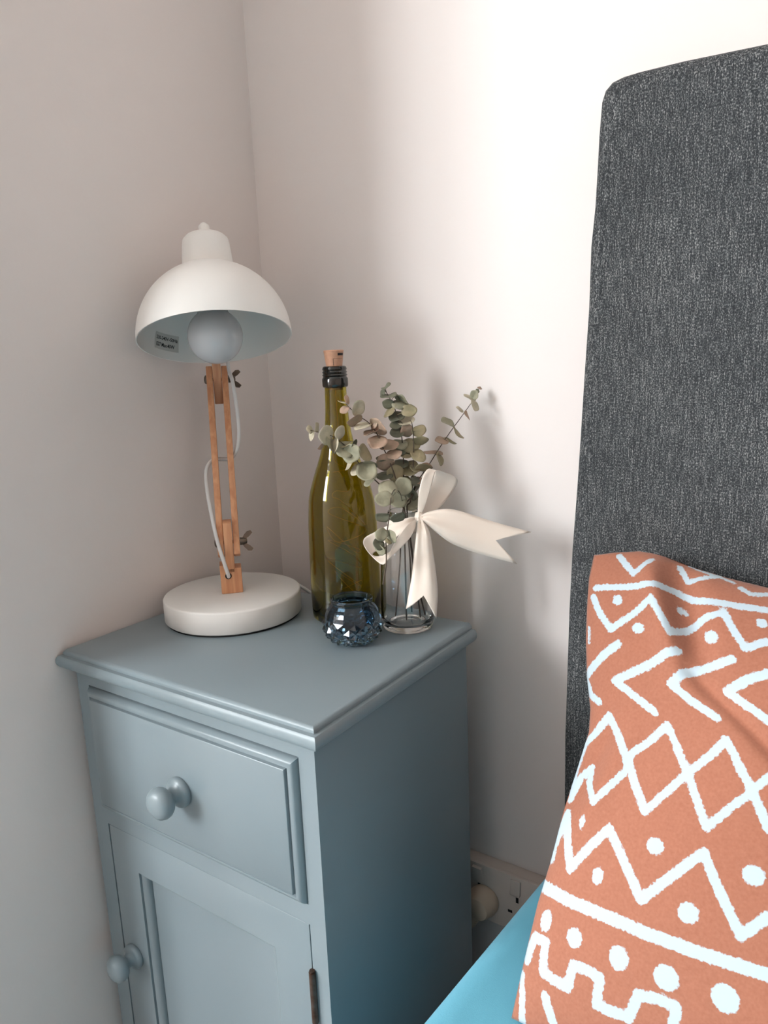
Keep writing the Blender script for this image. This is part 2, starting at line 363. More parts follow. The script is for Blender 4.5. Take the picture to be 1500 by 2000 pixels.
bm = bmesh.new(); add_tube(bm, [pc+Vector((-0.004, -0.017, -0.006)), pc+Vector((-0.010, -0.019, -0.020)), pc+Vector((-0.0150, -0.020, -0.036))], lambda t: 0.0125-0.007*t, 14, 5)
for t in (0.5, 0.66, 0.82):
    a = pc+Vector((-0.004, -0.017, -0.006)).lerp(Vector((-0.0150, -0.020, -0.036)), t)
    add_tube(bm, [a, a+Vector((-0.0006, -0.0002, -0.0018))], 0.0127-0.007*t, 14, 1, False)
put(finish(bm, 'cord_grip', M['plug']), plug)
put(tube('flex', [pc+Vector((-0.0148, -0.020, -0.035)), pc+Vector((-0.019, -0.022, -0.060)), pc+Vector((-0.014, -0.030, -0.115)), pc+Vector((-0.004, -0.040, -0.165)), pc+Vector((0.000, -0.045, -0.2545))], 0.0026, M['cord']), plug)

# ------------------------------------------------------------------ desk lamp
HV = Vector((0.726, -0.691, 0)).normalized()       # horizontally towards the viewer
RV = Vector((0.691, 0.726, 0)).normalized()        # along the joint bolts
ZV = Vector((0, 0, 1))
LB = Vector((0.1027, -0.2093, ZT))
lamp = empty('desk_lamp', LB, 'white dome desk lamp with wooden hinged arm on a round white base', 'lamp')
def L(o): return put(o, lamp)
mL = Matrix.Translation(LB)
rB = 0.0892
L(lathe('foot_pad', [(0, 0), (rB-0.003, 0), (rB-0.003, 0.0026), (0, 0.0026)], M['black'], seg=96, mtx=mL))
L(lathe('lamp_base', [(0, 0.0024), (rB-0.002, 0.0024), (rB, 0.0040), (rB, 0.0295), (rB-0.0008, 0.0313), (rB-0.0025, 0.0322), (0, 0.0324)], M['white_metal'], seg=96, mtx=mL, ang=60))
zb = ZT+0.0324
mP = basis(Vector((LB.x, LB.y, 0)), RV, -HV, ZV)     # local x along bolts, local -y to viewer, z up
# post: block with tongue, hole for the flex
bm = bmesh.new(); add_box(bm, (-0.0137, -0.0125, zb), (0.0137, 0.0125, 0.7660), 0.0008, 1, mP); add_box(bm, (-0.0137, -0.0125, 0.7640), (-0.0058, 0.0125, 0.7705), 0, 1, mP); 
add_box(bm, (-0.0056, -0.0125, 0.7600), (0.0056, 0.0125, 0.8265), 0.0012, 2, mP)
post = L(finish(bm, 'post', M['wood']))
HOLE = mP @ Vector((-0.0035, -0.0127, 0.7565))
bm = bmesh.new(); add_lathe(bm, [(0, 0), (0.0042, 0), (0.0042, 0.0006), (0, 0.0006)], 24, basis(HOLE, RV, ZV, HV))
o = finish(bm, 'cable_hole', M['dark']); put(o, lamp)
J0 = mP @ Vector((0, 0, 0.7985))                   # lower joint
J1 = at(424.5, 741, 1.025)                          # upper joint
AX = (J1-J0).normalized(); AL = (J1-J0).length
AN = AX.cross(RV).normalized()
AR = (RV - AX*RV.dot(AX)).normalized(); AN = AX.cross(AR)
mA = basis(J0, AR, AN, AX)
for s in (-1, 1):
    x0, x1 = (0.0061, 0.0143) if s > 0 else (-0.0143, -0.0061)
    L(box('arm_rail', (x0, -0.0095, -0.018), (x1, 0.0095, AL+0.016), M['wood'], bevel=0.0012, mtx=mA))
# shade frame
S = at(421, 662, 0.910)
th = math.radians(17.6)
AXS = (ZV*math.cos(th) - HV*math.sin(th) - RV*0.02).normalized()
SXv = (RV - AXS*RV.dot(AXS)).normalized(); SYv = AXS.cross(SXv)
mS = basis(S, SXv, SYv, AXS)
RS = 0.0926
# upper arm block
back = SYv if SYv.dot(HV) < 0 else -SYv
T1 = S + AXS*0.120 + back*0.058
UX = (T1-J1).normalized(); UR = (RV-UX*RV.dot(UX)).normalized(); UN = UX.cross(UR)
mU = basis(J1, UR, UN, UX)
L(box('upper_arm', (-0.0057, -0.0065, -0.033), (0.0057, 0.0065, (T1-J1).length), M['wood'], bevel=0.0012, mtx=mU))
L(tube('shade_bracket', [S + AXS*0.112 + back*0.026, S + AXS*0.112 + back*0.0625], 0.0048, M['metal'], smooth=False))
# dome: outer and inner skin
a0 = math.asin(0.031/RS)
outer = [(RS*math.cos(t), RS*math.sin(t)) for t in [i/22*(math.pi/2-a0) for i in range(23)]]
ri = RS-0.0012
inner = [(ri*math.cos(t), ri*math.sin(t)) for t in [i/22*(math.pi/2-a0) for i in range(23)]]
L(lathe('lamp_shade', outer + inner[::-1], M['white_metal'], seg=96, mtx=mS, closed=True, ang=50))
hN = RS*math.cos(a0)
L(lathe('socket_cover', [(0.0, hN-0.003), (0.0305, hN-0.003), (0.0313, hN), (0.0288, hN+0.031), (0.0278, hN+0.0370), (0.0250, hN+0.0400), (0.0205, hN+0.0416), (0, hN+0.0422)], M['white_metal'], seg=64, mtx=mS, ang=50))
L(lathe('finial', [(0, hN+0.0415), (0.0066, hN+0.0415), (0.0068, hN+0.0560), (0.0060, hN+0.0572), (0.0044, hN+0.0574), (0.0042, hN+0.0592), (0.0034, hN+0.0600), (0, hN+0.0600)], M['white_metal'], seg=24, mtx=mS))
# bulb : sphere at rim plane, neck running up into the holder
rb = 0.0332; cz = 0.0035
bp = []
for i in range(0, 25):
    t = -math.pi/2 + i/24*(math.pi*0.80)
    bp.append((rb*math.cos(t), cz+rb*math.sin(t)))
r_, z_ = bp[-1]
bp += [(0.0165, cz+0.0385), (0.0142, cz+0.048), (0.0135, cz+0.056)]
bp += [(max(0.0, r0*0.965), cz+(z0-cz)*0.965) for r0, z0 in bp[::-1]]
bulb = L(lathe('light_bulb', bp, M['bulb'], seg=64, mtx=mS, ang=60)); bulb['label'] = 'round frosted glass bulb'
L(lathe('bulb_holder', [(0, 0.060), (0.0150, 0.060), (0.0155, 0.062), (0.0185, hN-0.003), (0, hN-0.003)], M['white_metal'], seg=32, mtx=mS))
# rating sticker on the inside of the dome, left of the bulb
def inner_pt(u, v, off=0.0006):     # u: metres along rim direction, v: metres up from rim, about an azimuth
    az = AZ0 - u/ri; el = v/ri
    r = ri-off
    return mS @ Vector((r*math.cos(el)*math.cos(az), r*math.cos(el)*math.sin(az), r*math.sin(el)))
# azimuth: far inside wall, to the left as seen through the opening
fx = back.dot(SXv); fy = back.dot(SYv)
AZ0 = math.atan2(fy, fx) + (0.78)
sgn = 1
bm = bmesh.new(); grid = []
for i in range(9):
    grid.append([bm.verts.new(inner_pt(-0.0195+0.039*i/8, 0.0110+0.021*j/3)) for j in range(4)])
for i in range(8):
    for j in range(3): bm.faces.new((grid[i][j], grid[i+1][j], grid[i+1][j+1], grid[i][j+1]))
st = L(finish(bm, 'rating_label', M['sticker'])); st['label'] = 'small grey printed rating sticker'
def text_mesh(s, size):
    c = bpy.data.curves.new('text', 'FONT'); c.body = s; c.size = size; c.align_x = 'CENTER'; c.align_y = 'CENTER'; c.resolution_u = 2; c.offset = size*0.02; c.space_character = 0.95
    o = bpy.data.objects.new('text', c); COL.objects.link(o); dg = bpy.context.evaluated_depsgraph_get()
    me = bpy.data.meshes.new_from_object(o.evaluated_get(dg)); bpy.data.objects.remove(o); return me
for s, v, sz in (('230-240V~50Hz', 0.0255, 0.0062), ('E27 Max.40W', 0.0170, 0.0068)):
    me = text_mesh(s, sz)
    xs = [q.co.x for q in me.vertices]; w = max(xs)-min(xs); tw = 0.0355 if 'V~' in s else 0.0300
    for q in me.vertices:
        q.co = inner_pt(q.co.x/w*tw - (0 if 'V~' in s else 0.002), v+q.co.y, 0.0009)
    me.name = 'lettering'; o = link('lettering', me, M['ink']); put(o, st) if False else None
    o.parent = st
# wing nuts and bolt heads
def wingnut(J, X, Y, Z, rot):
    # X along the bolt (outwards)
    bm = bmesh.new()
    m = basis(J, Y, Z, X)
    add_lathe(bm, [(0, 0), (0.0052, 0), (0.0046, 0.0060), (0.0030, 0.0095), (0, 0.0098)], 16, m)
    for s in (-1, 1):
        pts = [(0.002, 0.002), (0.0085, 0.0060), (0.0128, 0.0100), (0.0135, 0.0145), (0.0105, 0.0170), (0.0062, 0.0130), (0.0028, 0.0080)]
        ca, sa = math.cos(rot), math.sin(rot)
        fr = []; bk = []
        for (a, hgt) in pts:
            for lst, t in ((fr, 0.0011), (bk, -0.0011)):
                x = s*a; y = t
                lst.append(bm.verts.new(m @ Vector((x*ca-y*sa, x*sa+y*ca, hgt))))
        n = len(pts); bm.faces.new(fr); bm.faces.new(bk[::-1])
        for i in range(n): bm.faces.new((fr[i], fr[(i+1) % n], bk[(i+1) % n], bk[i]))
    return L(finish(bm, 'wing_nut', M['metal'], ang=40))
for J, ax, rot in ((J0, AR, 1.75), (J1, AR, 1.45)):
    wingnut(J + ax*0.0146, ax, AN, AX if J is J0 else AX, rot)
    L(lathe('bolt_head', [(0, 0), (0.0062, 0), (0.0058, 0.0018), (0.0035, 0.0032), (0, 0.0036)], M['metal'], seg=24, mtx=basis(J-ax*0.0144, AX, AN, -ax)))
    L(tube('bolt', [J-ax*0.0140, J+ax*0.0235], 0.0021, M['metal'], smooth=False))
# flex
ca = [S + AXS*0.100 + back*0.028 + SXv*0.010, S + AXS*0.095 + back*0.060 + SXv*0.013, S + AXS*0.055 + back*0.098 + SXv*0.013, at(446, 716, 1.012), at(454, 745, 1.000), at(462, 795, 0.998), at(466.5, 845, 1.000), at(463, 876, 1.003), at(452, 895, 1.010),
      at(436, 897, 1.010), at(420, 897, 1.008), at(408, 906, 1.000), at(402.5, 925, 0.994), at(405, 960, 0.986), at(413, 1005, 0.975), at(424, 1055, 0.964), at(437, 1097, 0.960), HOLE + HV*0.006 + ZV*0.003, HOLE - HV*0.004 - ZV*0.002]
L(tube('cord', ca, 0.0025, M['cord'], seg=12))
L(tube('tail_cord', [LB - HV*0.086 + ZV*0.016, LB - HV*0.099 + RV*0.006 + ZV*0.026, LB - HV*0.110 + RV*0.026 + ZV*0.022, LB - HV*0.122 + RV*0.052 + ZV*0.010, Vector((0.095, -0.078, ZT+0.006)), Vector((0.13, -0.045, ZT-0.05)),
    Vector((0.20, -0.045, 0.50)), Vector((0.30, -0.045, 0.25)), Vector((0.33, -0.045, 0.0045))], 0.0025, M['cord'], seg=10))

# ------------------------------------------------------------------ green bottle
BO = Vector((0.2427, -0.1449, ZT))
bt = empty('wine_bottle', BO, 'tall olive green glass wine bottle with fairy lights inside', 'bottle')
mB = Matrix.Translation(BO)
bprof = [(0, 0.0), (0.030, 0.0), (0.0405, 0.0012), (0.0440, 0.005), (0.0447, 0.012), (0.0449, 0.0435), (0.0443, 0.0843), (0.0433, 0.1244), (0.0411, 0.1547), (0.0385, 0.1665), (0.0350, 0.1781), (0.0310, 0.190), (0.0277, 0.1987),
         (0.0232, 0.212), (0.0196, 0.2242), (0.0170, 0.237), (0.0154, 0.2482), (0.0142, 0.262), (0.0136, 0.275), (0.0133, 0.293), (0.0133, 0.316)]
binn = [(0.0095, 0.316), (0.0098, 0.275), (0.0115, 0.2482), (0.0155, 0.2242), (0.0240, 0.1987), (0.0320, 0.1781), (0.0380, 0.1547), (0.0404, 0.1244), (0.0416, 0.0843), (0.0420, 0.0435), (0.0418, 0.014), (0.0385, 0.009), (0.030, 0.009), (0.015, 0.020), (0, 0.026)]
bprof[0:2] = [(0, 0.016), (0.016, 0.012), (0.030, 0.001), (0.0365, 0.0)]
put(lathe('bottle_glass', bprof+binn, M['green_glass'], seg=96, mtx=mB, ang=70), bt)
rim = [(0.0134, 0.2925), (0.0152, 0.2935), (0.0158, 0.2955), (0.0158, 0.3030), (0.0150, 0.3045), (0.0142, 0.3058), (0.0155, 0.3075), (0.0142, 0.3092), (0.0153, 0.3110), (0.0141, 0.3128), (0.0151, 0.3145), (0.0142, 0.3172), (0.0128, 0.3182), (0.0112, 0.3182), (0.0112, 0.2925)]
o = put(lathe('screw_collar', rim, M['dark_glass'], seg=64, mtx=mB, closed=True), bt); o['label'] = 'dark threaded glass collar'
ck = put(lathe('cork_light', [(0, 0.290), (0.0092, 0.290), (0.0098, 0.3180), (0.0120, 0.3350), (0.0124, 0.3362), (0.0118, 0.3372), (0, 0.3374)], M['cork'], seg=48, mtx=mB), bt)
mC = basis(BO, RV, -HV, ZV)
bm = bmesh.new(); 
def cyl_patch(bm, x0, x1, z0, z1, R0=0.0122):
    n = 6; g_ = []
    for i in range(n+1):
        x = x0+(x1-x0)*i/n
        g_.append([bm.verts.new(mC @ Vector((R*math.sin(x/0.0112), -R*math.cos(x/0.0112), z))) for z, R in ((z0, R0+(z0-0.335)*0.13), (z1, R0+(z1-0.335)*0.13))])
    for i in range(n): bm.faces.new((g_[i][0], g_[i+1][0], g_[i+1][1], g_[i][1]))
cyl_patch(bm, 0.003, 0.0118, 0.3305, 0.3335)
for a in ((-0.0025, 0.0105, 0.3268, 0.3271), (-0.0027, -0.0022, 0.3190, 0.3271)): cyl_patch(bm, *a)
o = finish(bm, 'switch_slot', M['dark']); o.parent = ck; o.matrix_parent_inverse = Matrix.Identity(4)
# fairy-light wire
rnd = random.Random(3)
pts = [BO+Vector((0, 0, 0.295)), BO+Vector((0.002, -0.003, 0.24)), BO+Vector((-0.004, -0.006, 0.205))]
a = 0
for i in range(26):
    a += rnd.uniform(0.9, 2.6); z = 0.19 - i*0.0066 + rnd.uniform(-0.018, 0.018); z = max(0.034, z)
    R = rnd.uniform(0.012, 0.031) if z < 0.15 else rnd.uniform(0.005, 0.018)
    pts.append(BO+Vector((R*math.cos(a), R*math.sin(a), z)))
fw = put(tube('fairy_light_wire', pts, 0.00028, M['copper'], seg=6, n=8), bt); fw['label'] = 'thin coppery fairy light wire coiled inside'

# ------------------------------------------------------------------ jar vase
JO = Vector((0.3335, -0.1416, ZT))
jar = empty('glass_jar_vase', JO, 'clear glass jar vase holding dried eucalyptus beside the green bottle', 'vase')
mJ = Matrix.Translation(JO)
jout = [(0, 0.003), (0.022, 0.002), (0.0265, 0.0), (0.0300, 0.002), (0.0320, 0.008), (0.0323, 0.016), (0.0316, 0.0487), (0.0306, 0.078), (0.0292, 0.094), (0.0268, 0.104), (0.0230, 0.1135), (0.0200, 0.1215), (0.0186, 0.128), (0.0184, 0.138), (0.0196, 0.1395), (0.0200, 0.143), (0.0190, 0.1465)]
jin = [(0.0170, 0.1465), (0.0162, 0.143), (0.0160, 0.128), (0.0175, 0.1205), (0.0208, 0.1120), (0.0246, 0.1030), (0.0270, 0.093), (0.0284, 0.078), (0.0294, 0.0487), (0.0301, 0.018), (0.0292, 0.012), (0.0255, 0.0085), (0.012, 0.0095), (0, 0.0105)]
put(lathe('jar_glass', jout+jin, M['clear_glass'], seg=80, mtx=mJ, ang=70), jar)

# ------------------------------------------------------------------ faceted tealight holder
TO = Vector((0.3030, -0.2130, ZT))
tl = empty('tealight_holder', TO, 'small smoke-blue cut glass tealight holder in front of the bottle', 'candle holder')
bm = bmesh.new(); n = 15
def tv_(r, i, z): return bm.verts.new(TO + Vector((r*math.cos(2*math.pi*i/n), r*math.sin(2*math.pi*i/n), z)))
rows = [(0.0190, 0.0006), (0.0240, 0.0040), (0.0285, 0.0085), (0.0318, 0.0140), (0.0334, 0.0200), (0.0334, 0.0262), (0.0322, 0.0318)]
R_ = [[tv_(r, i+(0.5 if k % 2 else 0), z) for i in range(n)] for k, (r, z) in enumerate(rows)]
b0 = bm.verts.new(TO+Vector((0, 0, 0.0006)))
for i in range(n): bm.faces.new((b0, R_[0][(i+1) % n], R_[0][i]))
for k in range(len(rows)):
    for i in range(n):                     # diamond whose left and right corners are i, i+1 of row k
        l_, r_v = R_[k][i], R_[k][(i+1) % n]; m_ = (i if k % 2 == 0 else i+1) % n
        dn = R_[k-1][m_] if k > 0 else None; up = R_[k+1][m_] if k < len(rows)-1 else None
        if dn is None: bm.faces.new((l_, r_v, up)); continue
        if up is None: bm.faces.new((l_, dn, r_v)); continue
        ap = tv_(rows[k][0]+0.0030, i+(0.5 if k % 2 else 0)+0.5, rows[k][1]-0.0004)
        for p_, q_ in ((l_, dn), (dn, r_v), (r_v, up), (up, l_)): bm.faces.new((p_, q_, ap))
prev = R_[-1]; po = 0.5 if (len(rows)-1) % 2 else 0.0
for (r, z) in ((0.0312, 0.0370), (0.0290, 0.0415), (0.0258, 0.0452), (0.0236, 0.0478), (0.0240, 0.0500), (0.0252, 0.0515), (0.0252, 0.0535), (0.0242, 0.0545), (0.0226, 0.0543), (0.0216, 0.0530), (0.0214, 0.0480), (0.0238, 0.0435), (0.0262, 0.0380), (0.0282, 0.0300), (0.0276, 0.0200), (0.0235, 0.0115), (0.016, 0.0085)):
    cur = [tv_(r, i+po, z) for i in range(n)]
    for i in range(n): bm.faces.new((prev[i], prev[(i+1) % n], cur[(i+1) % n], cur[i]))
    prev = cur
c_ = bm.verts.new(TO+Vector((0, 0, 0.0085)))
for i in range(n): bm.faces.new((prev[i], prev[(i+1) % n], c_))
put(finish(bm, 'faceted_glass', M['blue_glass'], smooth=False), tl)

# ------------------------------------------------------------------ eucalyptus sprigs
def zc(x, y): return (580+x/3.125, 660+y/3.125)      # measured on an enlargement of the photograph
def img_to_world(q, d): return at(q[0], q[1], d)
MATK = {'s': 'leaf_sage', 'd': 'leaf_dark', 'p': 'leaf_pink', 'w': 'leaf_pale', 'o': 'leaf_olive'}
rl = random.Random(11)
def make_leaf(root, path, cx, cy, a, b, ang, mk, dd):
    px, py = zc(cx, cy)
    # nearest stem point
    best = min(path, key=lambda q: (q[0]-px)**2+(q[1]-py)**2)
    d = best[2] + dd
    c = at(px, py, d); A = a*1.11/3.125/FPX*d
    al = math.radians(ang)
    mj = CR*math.cos(al) - CU*math.sin(al); mn = CR*math.sin(al) + CU*math.cos(al)
    t = math.acos(max(0.1, min(1, b/a))); sg = 1 if mn.z > 0 else -1
    if rl.random() < 0.3: sg = -sg
    nrm = (-CF*math.cos(t) + mn*sg*math.sin(t)).normalized()
    base = at(best[0], best[1], best[2])
    yl = (c - base); yl = yl - nrm*yl.dot(nrm)
    if yl.length < 1e-5: yl = mj.copy()
    yl.normalize(); xl = yl.cross(nrm).normalized()
    m = basis(c, xl, yl, nrm)
    bm = bmesh.new(); N = 26; K = 4
    fold = rl.uniform(0.06, 0.26)*rl.choice((1, 1, -1)); cup = rl.uniform(-0.25, 0.3); wv = rl.uniform(0, 6.28); curl = rl.uniform(-0.25, 0.25)
    def shp(x, y):
        z = fold*abs(x)*(1-0.5*y) + cup*(x*x+y*y)*0.5 + curl*y*y*y*0.6 + 0.06*math.sin(3*math.atan2(y, x)+wv)*(x*x+y*y)
        return z
    rings = []
    for k in range(1, K+1):
        rr = k/K; rg = []
        for i in range(N):
            an = 2*math.pi*i/N
            f = 1.0 + 0.05*math.cos(2*an+wv) + 0.025*math.sin(5*an+wv*2)
            x = math.cos(an)*rr*f*0.98; y = math.sin(an)*rr*f
            if y > 0.85*rr: y = y*1.04
            if y < -0.80*rr: y = y*1.06
            rg.append(bm.verts.new(m @ (Vector((x, y, shp(x, y)))*A)))
        rings.append(rg)
    c0 = bm.verts.new(m @ Vector((0, 0, 0)))
    for i in range(N): bm.faces.new((c0, rings[0][i], rings[0][(i+1) % N]))
    for p_, q_ in zip(rings, rings[1:]):
        for i in range(N): bm.faces.new((p_[i], q_[i], q_[(i+1) % N], p_[(i+1) % N]))
    # thickness
    th_ = 0.00022
    for f_ in list(bm.faces): f_.smooth = True
    e0 = m @ (Vector((0, -0.95, shp(0, -0.95)))*A)
    gap = (e0-base).length
    if gap > 0.0012 and gap < 0.02:
        add_tube(bm, [base, e0.lerp(base, 0.5)+nrm*0.0002, e0, m @ (Vector((0, -0.6, shp(0, -0.6)))*A)], 0.00038, 5, 3)
    o = finish(bm, 'leaf', M[MATK[mk]], ang=80); sd = o.modifiers.new('thickness', 'SOLIDIFY'); sd.thickness = th_
    o.parent = root; return o
def sprig(label, stem, depths, leaves, rad=0.0010, root_pts=None):
    P3 = []
    n_ = len(stem)
    for i, s_ in enumerate(stem):
        q = zc(*s_); t = i/(n_-1); d = depths[0]*(1-t)+depths[1]*t if len(depths) == 2 else np.interp(t, [0, .5, 1], depths)
        P3.append((q[0], q[1], float(d)))
    W3 = [at(*q) for q in P3]
    e = empty('eucalyptus_sprig', W3[0], label, 'sprig', 'dried eucalyptus sprigs in the jar vase')
    e.location = (0, 0, 0)
    base = (list(root_pts) if root_pts else []) + W3
    bm = bmesh.new(); add_tube(bm, base, lambda t: rad*(1.0-0.6*t), 7, 6)
    o = finish(bm, 'stem', M['stem'], ang=80); o.parent = e
    # dense path for attachment
    path = []
    for a_, b_ in zip(P3, P3[1:]):
        for k in range(8): path.append(tuple(a_[j]+(b_[j]-a_[j])*k/8 for j in range(3)))
    path.append(P3[-1])
    for i, l in enumerate(leaves):
        cx, cy, a, b, ang, mk = l[:6]; dd = l[6] if len(l) > 6 else rl.uniform(-0.006, 0.004)
        make_leaf(e, path, cx, cy, a, b, ang, mk, dd)
    return e
def jp(x, y, z): return JO+Vector((x, y, z))
NK = jp(0, 0, 0.140)
sprig('sage green eucalyptus sprig arching left across the green bottle', [(600, 1010), (560, 960), (500, 890), (440, 835), (380, 770), (330, 695), (280, 645), (225, 605), (170, 585), (120, 572), (70, 562)], (0.892, 0.868, 0.862),
  [(75, 560, 24, 12, 80, 'w'), (90, 595, 30, 19, 110, 'w'), (118, 546, 28, 9, 85, 'w'), (180, 592, 55, 34, 108, 'w'), (150, 612, 30, 13, 70, 'p'), (208, 650, 55, 20, 75, 's'), (145, 662, 22, 8, -50, 'p'),
   (268, 582, 44, 22, 112, 'w'), (238, 652, 46, 20, 100, 'w'), (290, 685, 54, 44, 30, 's'), (335, 705, 54, 50, 80, 's'), (300, 645, 48, 18, -20, 'o'), (405, 705, 50, 34, 70, 'o'), (330, 770, 42, 18, 120, 'w'),
   (360, 805, 38, 26, -40, 'w'), (425, 820, 62, 52, 0, 's'), (440, 775, 46, 26, 10, 's'), (455, 870, 46, 22, -50, 's'), (345, 640, 26, 8, -50, 'd')], root_pts=[jp(0.018, 0.012, 0.014), jp(0.010, 0.004, 0.07), jp(0.004, -0.004, 0.145)])
sprig('pinkish brown eucalyptus sprig whose pale tip reaches the bottle neck', [(625, 960), (600, 850), (575, 780), (545, 710), (518, 655), (490, 590), (440, 520), (380, 478), (325, 430), (290, 395), (260, 382)], (0.893, 0.880, 0.878),
  [(305, 378, 26, 12, 80, 'p'), (276, 396, 26, 8, 20, 'w'), (290, 438, 28, 24, -20, 'p'), (372, 428, 44, 34, -60, 'w'), (350, 500, 46, 16, -38, 'p'), (400, 537, 50, 24, -8, 'w'), (492, 545, 60, 36, 45, 'p'),
   (455, 585, 46, 14, -15, 'p'), (492, 640, 56, 40, -8, 'p'), (560, 662, 52, 38, 0, 'p'), (515, 730, 28, 20, 0, 'd'), (592, 708, 40, 32, 0, 'p'), (540, 765, 52, 44, -20, 'p'), (532, 834, 46, 28, -10, 'd'), (600, 825, 48, 46, 90, 'o'), (470, 520, 30, 14, -60, 'p')],
  root_pts=[jp(-0.004, 0.016, 0.013), jp(0.0, 0.010, 0.08), jp(0.0, 0.002, 0.145)])
sprig('dark green upright eucalyptus sprig with a curled tip, tallest in the jar', [(650, 1000), (652, 900), (650, 800), (648, 700), (640, 610), (622, 520), (600, 440), (570, 375), (545, 330), (540, 300)], (0.900, 0.905, 0.905),
  [(546, 298, 32, 13, -38, 'd'), (522, 338, 24, 13, 100, 'd'), (560, 358, 50, 20, -8, 'd'), (556, 400, 32, 25, 0, 'd'), (566, 440, 46, 22, -50, 'o'), (622, 402, 36, 30, 20, 's'), (650, 375, 40, 14, 38, 's'), (612, 365, 22, 14, 60, 'd'),
   (685, 445, 40, 39, 0, 'o'), (610, 480, 46, 28, -20, 'd'), (668, 512, 48, 28, -8, 'w'), (605, 530, 34, 28, 0, 'd'), (612, 582, 42, 34, 0, 'd'), (672, 566, 38, 34, 0, 'p'), (628, 642, 42, 32, 0, 's'), (690, 650, 54, 44, -10, 'o'), (628, 690, 34, 30, 0, 'd'),
   (628, 766, 44, 30, 0, 'd'), (670, 705, 42, 34, 0, 'o'), (690, 800, 54, 44, -10, 'o'), (640, 900, 56, 50, 0, 'o')], root_pts=[jp(0.006, -0.012, 0.013), jp(0.003, -0.006, 0.08), jp(0.0, 0.0, 0.145)])
sprig('olive green eucalyptus sprig right of the tallest one, with broad leaves', [(690, 1000), (705, 900), (708, 800), (712, 700), (710, 600), (702, 525), (690, 500)], (0.902, 0.895, 0.893),
  [(745, 560, 41, 34, 0, 'o'), (756, 624, 43, 22, 8, 'o'), (740, 717, 46, 34, 10, 'o'), (768, 790, 46, 18, -8, 'o'), (725, 790, 36, 22, 20, 'o'), (722, 872, 36, 24, 60, 'd'), (665, 905, 30, 44, 0, 'o') if False else (668, 890, 42, 32, 60, 'o'), (690, 950, 44, 34, 40, 'd'), (692, 1000, 56, 48, 0, 's')],
  root_pts=[jp(0.016, 0.004, 0.013), jp(0.009, 0.004, 0.08), jp(0.002, 0.004, 0.145)])
sprig('thin sparse eucalyptus sprig leaning right with its tip against the wall', [(705, 960), (735, 880), (770, 825), (803, 778), (858, 690), (910, 610), (960, 540), (1022, 455), (1078, 375), (1115, 305)], (0.900, 0.925, 0.950),
  [(1115, 306, 14, 10, 20, 'p'), (1100, 325, 14, 8, 60, 'd'), (1086, 346, 26, 20, 60, 's'), (1052, 365, 36, 20, 25, 'w'), (1080, 415, 32, 22, 65, 'w'), (994, 434, 24, 13, 40, 'w'), (1040, 474, 30, 11, 60, 'p'), (916, 520, 38, 23, 22, 's'), (984, 574, 44, 13, 55, 'o'),
   (885, 626, 40, 24, 8, 'p'), (932, 634, 36, 14, 25, 'o'), (828, 706, 52, 17, 8, 'p'), (866, 738, 42, 16, 68, 'o'), (792, 786, 34, 14, 8, 'p'), (740, 868, 32, 22, 20, 'p'), (725, 915, 26, 16, -60, 'd')],
  root_pts=[jp(-0.014, -0.006, 0.013), jp(-0.006, -0.004, 0.08), jp(0.0, -0.003, 0.145)], rad=0.0009)
sprig('grey-green eucalyptus sprig hanging down the front of the jar by the ribbon', [(525, 1505), (545, 1370), (543, 1240), (553, 1160), (563, 1090), (570, 1010), (578, 955), (600, 925), (630, 950), (645, 1010)], (0.826, 0.838, 0.888),
  [(555, 912, 57, 46, 0, 's'), (532, 985, 52, 44, 10, 's'), (615, 990, 48, 46, 40, 's'), (648, 905, 50, 50, 0, 's', 0.008), (524, 1086, 42, 26, 12, 'd'), (614, 1092, 43, 24, -12, 'd'), (515, 1200, 38, 34, 80, 's', -0.004), (574, 1214, 40, 26, 70, 's'), (500, 1258, 36, 30, 40, 'd', -0.003), (510, 1292, 34, 24, 60, 's'), (560, 1240, 20, 12, 30, 'o')], rad=0.0009)

# ------------------------------------------------------------------ ribbon bow
def zr(x, y): return (580+x/3.125, 900+y/3.125)
rib = empty('ribbon_bow', jp(0, 0, 0.13), 'cream satin ribbon bow tied round the neck of the glass jar', 'ribbon')
def strip(name, A, B, bulge=0.0, nx=10, n=7, ripple=0.0, fr=2):
    a = catmull([at(*zr(p[0], p[1]), p[2]) for p in A], n); b = catmull([at(*zr(p[0], p[1]), p[2]) for p in B], n)
    bm = bmesh.new(); rows = []
    for i, (p, q) in enumerate(zip(a, b)):
        t = i/(len(a)-1); row = []
        for j in range(nx+1):
            s = j/nx
            off = -CF*(bulge*4*s*(1-s) + ripple*math.sin(s*math.pi*fr+1.0)*(1-t)**1.0)
            row.append(bm.verts.new(p.lerp(q, s) + off))
        rows.append(row)
    for r0, r1 in zip(rows, rows[1:]):
        for j in range(nx): bm.faces.new((r0[j], r0[j+1], r1[j+1], r1[j]))
    o = finish(bm, name, M['ribbon'], ang=80); s_ = o.modifiers.new('thickness', 'SOLIDIFY'); s_.thickness = 0.00035; s_.offset = 0
    put(o, rib); return o
K = 0.877
# upper loop: rear (right) face and front (left) face
strip('bow_loop', [(742, 345, K), (775, 250, K+.008), (800, 150, K+.014), (828, 95, K+.012), (833, 60, K+.004), (800, 50, K-.004), (770, 90, K-.010), (748, 170, K-.010), (738, 260, K-.006), (738, 345, K)],
      [(755, 350, K+.002), (850, 305, K+.016), (915, 235, K+.026), (965, 165, K+.026), (976, 108, K+.018), (900, 70, K+.006), (850, 60, K-.002), (832, 110, K-.006), (795, 240, K-.006), (752, 350, K-.001)], 0.001, ripple=0.001)
